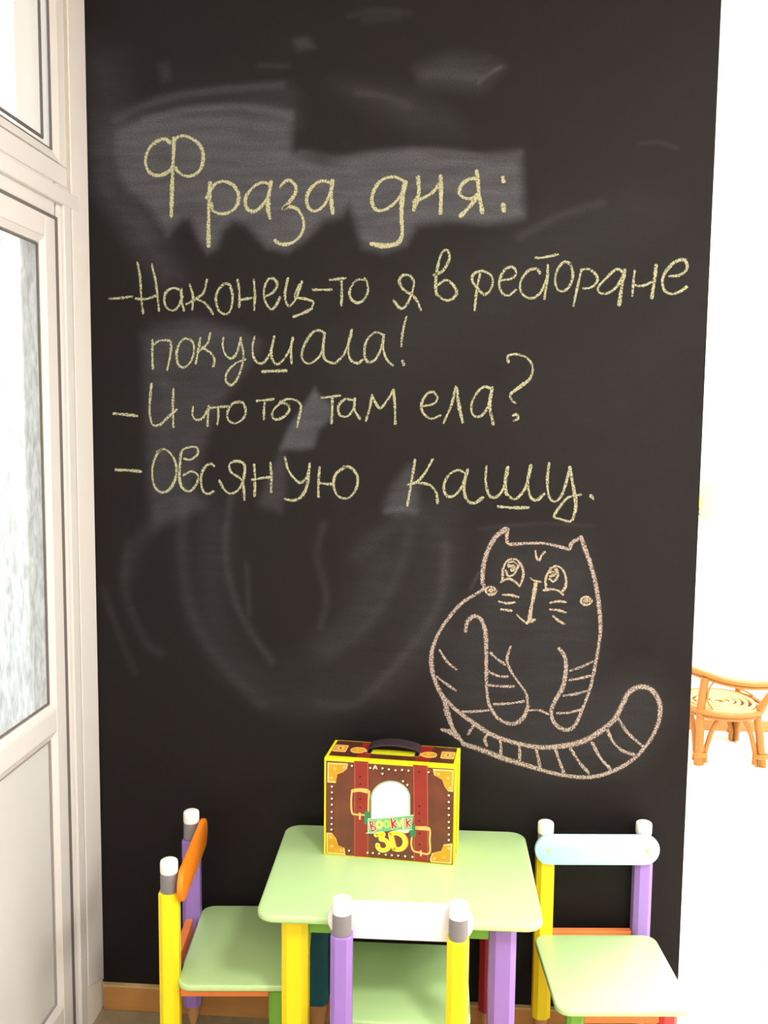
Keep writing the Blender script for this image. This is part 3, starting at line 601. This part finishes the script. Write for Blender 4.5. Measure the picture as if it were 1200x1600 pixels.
# ================================================================== CARDBOARD SUITCASE
y_card = mat('yellow_card_edge', (226, 216, 20), .4, .4, .03)
leather = mat('printed_brown_leather', (100, 46, 30), .35, .5, .65, 22, 0, 100, coat=.2)
leather_t = mat('printed_brown_leather_top', (80, 38, 26), .35, .5, .35, 14, 0, 100, coat=.2)
strap_m = mat('printed_red_strap', (140, 34, 26), .35, .5, .22, 22, coat=.2)
strap_e = mat('printed_strap_edge', (172, 88, 66), .4, .4, .1)
gold = mat('printed_gold', (204, 150, 32), .4, .4, .22, 60)
gold_l = mat('printed_gold_light', (232, 184, 104), .4, .4, .08)
gold_r = mat('printed_gold_rim', (232, 200, 124), .4, .4, .1, 60)
rivet_m = mat('printed_rivet', (246, 214, 186), .4, .4, .05)
shade_p = mat('printed_hole_and_shadow', (58, 24, 16), .5, .3, .1)
bann = mat('printed_green_banner', (112, 178, 130), .4, .4, .1, 40)
bann_d = mat('printed_dark_green_banner', (48, 128, 88), .4, .4, .1, 40)
bann_l = mat('printed_pale_green', (206, 224, 196), .4, .4, .05)
white_i = mat('printed_white', (246, 248, 246), .4, .4, .01)
red_i = mat('printed_red', (206, 48, 44), .4, .4, .05)
lime_i = mat('printed_lime', (216, 226, 50), .4, .4, .05)
lgreen_i = mat('printed_light_green', (150, 214, 110), .4, .4, .05)
cream_i = mat('printed_cream', (246, 238, 206), .4, .4, .03)
yel_i = mat('printed_yellow', (250, 222, 34), .35, .4, .06, 60)
amber_i = mat('printed_amber', (214, 140, 24), .35, .4, .06, 60)
black_pl = mat('dark_plastic_handle', (52, 42, 46), .45, .5, .08)
BW, BD, BH = .296, .120, .2265
bx = thing('cardboard_suitcase', 'cardboard box printed like a brown leather suitcase, yellow edges, standing on table', 'box', (-.276, -.184, TH), R(-4.8))
bx.location = (-.275, -.178, TH)
core = MB().box((0, .0008, 0), (BW, BD, BH)).build('carton', y_card, bx, bevel=.0015)
MB().box((BW+.0001, .035, .01), (BW+.0008, .0375, BH-.006)).build('flap_slit', mat('slit_shadow_card', (120, 108, 20), .8, .1), bx)
# front print: everything in panel coordinates u (0..1), v (0..1) from crop pixels of the printed face
def uvG(x, y):
    f = (y-190)/700; xl = 107+5*f; xr = 1075-13*f
    u = (x-xl)/(xr-xl); yt = 190+75*u; yb = 890+85*u
    return u*BW, (1-(y-yt)/(yb-yt))*BH
def uvH(x, y): return uvG((560+x/10-480)*4.6154, (1200+y/10-1140)*4.6154)
layer = [0]
def flat(name, pts, m, parent, lift, fn=uvG, label=None):
    P = [fn(*p) for p in pts]
    a = sum(P[i-1][0]*P[i][1]-P[i][0]*P[i-1][1] for i in range(len(P)))
    if a < 0: P = P[::-1]
    return MB().prism(P, .0008-lift*.00016-.0001, .0008-lift*.00016+.00008*0+.0003, axis='y').build(name, m, parent, label=label)
def stroke(name, strokes, wd, m, parent, lift, fn=uvG, closed=False):
    mb = MB(); k = .30/970 if fn is uvG else .30/970*.4615
    for st in strokes:
        L = smooth_line([Vector((*fn(*p), 0)) for p in st], .0015); L = [Vector((q.x, q.y)) for q in L]
        if (L[0]-L[-1]).length < 1e-6: L = L[:-1]; cl = True
        else: cl = False
        n = len(L); vs = []; fs = []; h = wd*k/2; y1 = .0007-lift*.00016
        for i in range(n):
            t = (L[(i+1) % n]-L[i-1]) if cl else (L[min(i+1, n-1)]-L[max(i-1, 0)])
            t.normalize(); nn = Vector((-t.y, t.x))
            for sg in (-1, 1):
                p = L[i]+nn*h*sg; vs.append((p.x, y1, p.y))
        for i in range(n if cl else n-1):
            j = (i+1) % n; fs.append((2*i, 2*j, 2*j+1, 2*i+1))
        mb.add(vs, fs)
        if not cl:
            for e in (L[0], L[-1]):
                mb.add([(e.x+h*math.cos(q*.6283), y1, e.y+h*math.sin(q*.6283)) for q in range(10)], [tuple(range(10))])
    return mb.build(name, m, parent)
fp = flat('front_panel', [(122,212),(1058,284),(1048,968),(127,882)], leather, bx, 0, label='glossy brown leather print with red straps')
for side in (0, 1):
    a, b_ = ((330, 437), (762, 870))[side]
    flat('strap', [(a, 216+side*32),(b_, 224+side*34),(b_+6, 910+side*40),(a+6, 903+side*37)], strap_m, fp, 1)
    for xx in (a+5, b_-6): stroke('strap_edge', [[(xx, 228+side*36), (xx+4, 560), (xx+6, 900+side*36)]], 6, strap_e, fp, 2)
def dots(name, pts, r, m, parent, lift, n=10):
    mb = MB()
    for x, y in pts:
        u, v = uvG(x, y); rr = r*.30/970
        mb.prism([(u+rr*math.cos(2*math.pi*k/n), v+rr*math.sin(2*math.pi*k/n)) for k in range(n)], .0008-lift*.00016-.0001, .0008-lift*.00016+.0001, axis='y')
    return mb.build(name, m, parent)
for q_ in [(375,330),(378,382),(378,490),(378,552),(806,300),(808,545),(808,595),(810,650),(812,740),(812,820)]: dots('strap_hole', [q_], 7, shade_p, fp, 2)
RV = [(315,252),(450,268),(540,272),(587,280),(635,287),(683,285),(730,290),(875,303),(540,310),(690,366),(722,392)]+[(168,y) for y in (398,440,485,528,580,625,668,708)]+[(1020,y) for y in (470,517,562,610,660,702,750,790)]+[(300,862),(435,878),(475,880),(520,885),(568,893),(612,897),(658,900),(708,905),(760,910)]
for x, y in RV:
    r_ = dots('rivet', [(x, y)], 8, rivet_m, fp, 3)
for x, y in RV: dots('rivet_shadow', [(x+4, y+4)], 12, shade_p, fp, 1.5)  # dark disc shifted down right: rivet's drop shadow as part of the print
stroke('printed_letter', [[(472,278),(486,252),(500,276)], [(478,268),(494,268)]], 7, rivet_m, fp, 2)
plates = ([(133,225),(285,235),(278,272),(245,298),(208,310),(196,372),(133,368)], [(905,280),(1055,290),(1050,445),(1015,440),(988,402),(972,358),(915,325)],
          [(130,730),(170,733),(203,775),(218,822),(265,843),(272,893),(133,880)], [(885,925),(900,885),(965,868),(985,822),(1045,815),(1040,962),(890,948)])
pr = ([(187,270),(255,262),(162,335)], [(944,316),(1014,345),(1028,415)], [(160,762),(172,828),(238,860)], [(1018,850),(985,912),(917,922)])
for pl, rv in zip(plates, pr):
    q = flat('corner_plate', pl, gold_r, fp, 2)
    cx = sum(p[0] for p in pl)/len(pl); cy = sum(p[1] for p in pl)/len(pl)
    flat('plate_face', [(cx+(x-cx)*.86, cy+(y-cy)*.86) for x, y in pl], gold, fp, 3)
    dots('plate_stud_rim', rv, 17, amber_i, fp, 3.6); dots('plate_stud', rv, 12, gold_l, fp, 4)
# buckles
stroke('buckle', [[(330,424),(378,418),(440,432),(440,500),(438,600)], [(440,610),(400,604),(345,600),(318,585),(312,500),(318,430),(330,424)]], 13, gold_l, fp, 3)
stroke('buckle', [[(795,695),(878,705),(884,790),(880,884),(800,876),(765,862),(752,820),(755,770)]], 13, gold_l, fp, 3)
stroke('buckle_bar', [[(322,430),(375,425),(440,440)]], 26, gold_l, fp, 3.4); stroke('buckle_bar', [[(790,700),(875,708)]], 28, gold_l, fp, 3.4)
stroke('buckle_pin', [[(376,592),(376,632)]], 14, gold_r, fp, 3.8); stroke('buckle_pin', [[(820,868),(821,900)]], 14, gold_r, fp, 3.8)
# emblem window: white arch
arc = [(200,765),(198,420)]+[(498+300*math.cos(math.radians(a)), 455-262*math.sin(math.radians(a))) for a in range(172, -1, -12)]+[(800,720)]
flat('emblem_window', arc, white_i, fp, 3, uvH, label='white arched window of the printed emblem')
stroke('emblem_border', [arc], 22, bann_l, fp, 4, uvH); stroke('emblem_border_line', [arc], 7, bann_d, fp, 4.5, uvH)
flat('banner_fold', [(90,650),(172,660),(168,850),(90,850)], bann_d, fp, 4.6, uvH); flat('banner_fold', [(800,900),(890,868),(897,1055),(815,1050)], bann_d, fp, 4.6, uvH)
flat('banner', [(150,768),(400,760),(640,735),(862,712),(850,830),(830,950),(640,948),(480,960),(300,985),(150,1000)], bann, fp, 5, uvH)
stroke('banner_edge', [[(150,768),(400,760),(640,735),(862,716)], [(120,990),(250,992)], [(150,770),(150,995)], [(600,950),(840,942)]], 14, bann_l, fp, 5.5, uvH)
flat('banner_curl', [(600,950),(800,945),(790,985),(740,1000),(680,985)], bann_l, fp, 4.9, uvH)
def letter(st, wd, m, outline=cream_i, ow=14, li=6):
    stroke('letter_outline', st, wd+ow, outline, fp, li, uvH); stroke('letter', st, wd, m, fp, li+.7, uvH)
letter([[(178,822),(192,890),(212,955)], [(178,822),(212,818),(228,850),(200,885),(250,895),(268,925),(245,950),(212,955)]], 22, red_i)
def circ(cx, cy, rx, ry): return [[(cx+rx*math.cos(a*.5236), cy+ry*math.sin(a*.5236)) for a in range(13)]]
letter(circ(326, 862, 38, 50), 26, lime_i); letter(circ(440, 852, 38, 44), 24, lgreen_i, lime_i)
letter([[(512,772),(535,915)], [(582,795),(530,850)], [(530,850),(590,905)]], 28, red_i)
letter([[(605,800),(645,890),(672,800)]], 16, lime_i); letter([[(700,805),(706,920)], [(697,768),(698,774)]], 18, lime_i)
letter([[(750,775),(762,900)], [(822,785),(765,835)], [(765,835),(812,890)]], 24, red_i)
three = [[(275,1022),(330,1008),(385,1008),(350,1085),(410,1100),(462,1155),(468,1215),(425,1258),(355,1258),(308,1220),(300,1180)]]
dd = [[(500,1010),(525,1120),(560,1245)], [(500,1010),(590,992),(690,1040),(732,1130),(712,1205),(650,1250),(560,1245)]]
for li, off, wd, m in ((6, 16, 62, amber_i), (7, 0, 72, cream_i), (8, 0, 58, yel_i)):
    stroke('numeral', [[(x+off, y) for x, y in q] for q in three], wd, m, fp, li, uvH); stroke('numeral', [[(x+off*1.6, y) for x, y in q] for q in dd], wd, m, fp, li, uvH)
# top print
def top(name, u0, v0, u1, v1, m, parent, lift, r=0):
    x0, x1, y0, y1 = u0*BW, u1*BW, v0*BD, v1*BD
    O = rrect(x0, y0, x1, y1, r) if r else [(x0, y0), (x1, y0), (x1, y1), (x0, y1)]
    return MB().prism(O, BH-.0003+lift*.00016, BH+.0001+lift*.00016).build(name, m, parent)
tp = top('top_panel', .025, .13, .975, .97, leather_t, bx, 0)
for u in (.235, .685): top('strap', u, .13, u+.105, .97, strap_m, tp, 1)
for u in (.03, .865):
    top('lock_plate', u, .36, u+.105, .73, gold_l, tp, 2, .004); top('lock_plate_face', u+.010, .41, u+.095, .68, gold, tp, 3, .004)
    top('lock_disc', u+.025, .45, u+.08, .64, gold_l, tp, 4, .007); top('keyhole', u+.046, .51, u+.060, .58, shade_p, tp, 5, .001)
for u in (.165, .715):
    top('handle_clasp', u, .35, u+.12, .66, gold_l, tp, 2, .016); top('clasp_face', u+.010, .40, u+.11, .61, gold, tp, 3, .01); top('clasp_stud', u+.045, .47, u+.065, .55, gold_l, tp, 4, .002)
top('handle_slot', .31, .36, .69, .62, mat('yellow_green_card', (196, 196, 24), .5, .3), tp, 2, .014)
for u in (.285, .655):
    top('handle_end', u, .36, u+.06, .62, gold_l, tp, 3, .014); top('handle_socket', u+.008, .40, u+.054, .58, mat('dark_grey_print', (66, 62, 52), .5, .4), tp, 4, .009)
hp = [(.30+.40*k/16, .013*math.sin(math.pi*k/16)**.6) for k in range(17)]
mb = MB(); vs = []; fs = []
for u, h in hp:
    for dy, dz in ((.50, 0), (.86, 0), (.86, .003), (.50, .003)): vs.append((u*BW, dy*BD, BH+.0018+h+dz))
for i in range(16):
    for k in range(4): fs.append((4*i+k, 4*i+(k+1) % 4, 4*i+4+(k+1) % 4, 4*i+4+k))
fs += [(3,2,1,0), (64,65,66,67)]
mb.add(vs, fs).build('handle', black_pl, bx, smooth=True, label='dark plastic carrying handle arched over the top')

# ================================================================== RATTAN CHAIR in the hall, picture on the far wall
rc = thing('rattan_chair', 'honey coloured child rattan armchair on white tiles behind the chalkboard edge', 'chair', (1.215, 2.02, 0))
def lp(pts, step=.03): return smooth_line([Vector(p) for p in pts], step)
SZ = .245
ring_pts = [(.185*math.cos(a*math.pi/18), .195*math.sin(a*math.pi/18)-.0, SZ) for a in range(36)]
MB().tube(ring_pts, .011, 10, closed=True).build('seat_ring', rattan, rc, smooth=True)
MB().tube([(x*.93, y*.93, SZ-.020) for x, y, z in ring_pts], .010, 8, closed=True).build('seat_ring', rattan, rc, smooth=True)
sp = []
for k in range(5*28):
    a = k/28*2*math.pi; r = .020+.0300*k/28*1.07; sp.append((r*math.cos(a)*.97, r*math.sin(a)*1.02, SZ+.006))
MB().tube(sp, .0085, 8).build('seat_coil', rattan_l, rc, smooth=True)
for a in range(4):
    q = a*math.pi/4+.3; MB().tube([(-.175*math.cos(q), -.18*math.sin(q), SZ-.010), (.175*math.cos(q), .18*math.sin(q), SZ-.010)], .005, 8).build('seat_spoke', rattan, rc, smooth=True)
# hoop: high on the near left, running round the near side to the right and away
hz = .41
hoop = [(-.20,.06,.43),(-.19,-.02,.428),(-.155,-.10,.420),(-.105,-.155,.412),(-.02,-.200,.398),(.08,-.215,.392),(.18,-.19,.395),(.255,-.12,.41),(.28,-.02,.42),(.27,.08,.43)]
MB().tube(lp(hoop, .02), .013, 10).build('arm_hoop', rattan, rc, smooth=True)
MB().tube(lp([(x*.985, y*.985, z-.02) for x, y, z in hoop[1:-1]], .02), .007, 8).build('arm_hoop', rattan, rc, smooth=True, label='thinner cane under the arm hoop')
legs = [([(-.118,-.125,0),(-.116,-.13,.12),(-.118,-.135,.25),(-.110,-.150,.400)], .018), ([(.160,-.125,0),(.142,-.125,.13),(.128,-.128,.235),(.165,-.145,.32),(.235,-.125,.405)], .0165),
        ([(.140,.22,0),(.135,.19,.15),(.128,.165,.26),(.12,.165,.295)], .0145), ([(-.155,.22,0),(-.145,.18,.15),(-.14,.14,.26),(-.19,.05,.425)], .0145)]
for k, (pts, r_) in enumerate(legs):
    L = MB().tube(lp(pts), r_, 12).build('leg', rattan, rc, smooth=True)
    x, y, _ = pts[0]
    MB().tube([(x+(.017 if x < 0 else -.017), y, .0), (x+(.017 if x < 0 else -.017), y, .09)], .009, 8).build('foot_splint', rattan, L, smooth=True)
    for zz in (.040, .047, .054):
        MB().tube([(x+(.008 if x < 0 else -.008)+.029*math.cos(a*.524), y+.021*math.sin(a*.524), zz) for a in range(12)], .003, 6, closed=True).build('binding', rattan_d, L, smooth=True)
# arched braces under the seat between neighbouring legs
def brace(a, b_):
    a = Vector(a); b_ = Vector(b_); pts = []
    for k in range(13):
        t = k/12; h = .06+.165*(1-abs(2*t-1)**3.2); p = a.lerp(b_, t); pts.append((p.x, p.y, h))
    MB().tube([(a.x, a.y, .01)]+pts+[(b_.x, b_.y, .01)], .011, 8).build('arched_brace', rattan, rc, smooth=True)
brace((-.088,-.122), (.125,-.122)); brace((-.125,-.095), (-.155,.19)); brace((.150,-.095), (.140,.19)); brace((-.13,.2), (.115,.2))
# little canes from hoop to seat
MB().tube(lp([(-.08,-.178,.385),(-.092,-.165,.36),(-.098,-.155,.30),(-.075,-.160,.262)], .015), .004, 8).build('corner_cane', rattan, rc, smooth=True)
MB().tube(lp([(.112,.165,.29),(.128,.14,.275),(.165,.07,.262)], .02), .005, 8).build('corner_cane', rattan, rc, smooth=True)

pic = MB().box((1.02, 2.3775, 1.03), (1.238, 2.3798, 1.205)).build('wall_picture', paper_m)
pic['label'] = 'pale yellow picture card on the far white wall beside the board edge'; pic['category'] = 'picture'
MB().box((1.015, 2.3765, 1.026), (1.243, 2.3798, 1.0302)).build('lower_edge', mat('grey_edge', (150, 150, 145), .6, .3), pic)
def blob(name, pts, m):
    MB().prism(pts, 2.3768, 2.3774, axis='y').build(name, m, pic)
blob('drawn_figure', [(1.158,1.062),(1.168,1.060),(1.186,1.048),(1.190,1.054),(1.178,1.068),(1.184,1.082),(1.176,1.092),(1.160,1.090)], ink_m)
blob('drawn_leaf', [(1.150,1.10),(1.19,1.096),(1.20,1.12),(1.17,1.15),(1.15,1.15)], mat('yellow_ink', (240, 226, 110), .8, .1))
blob('drawn_spot', [(1.212,1.045),(1.222,1.043),(1.225,1.054),(1.215,1.058)], green_ink)
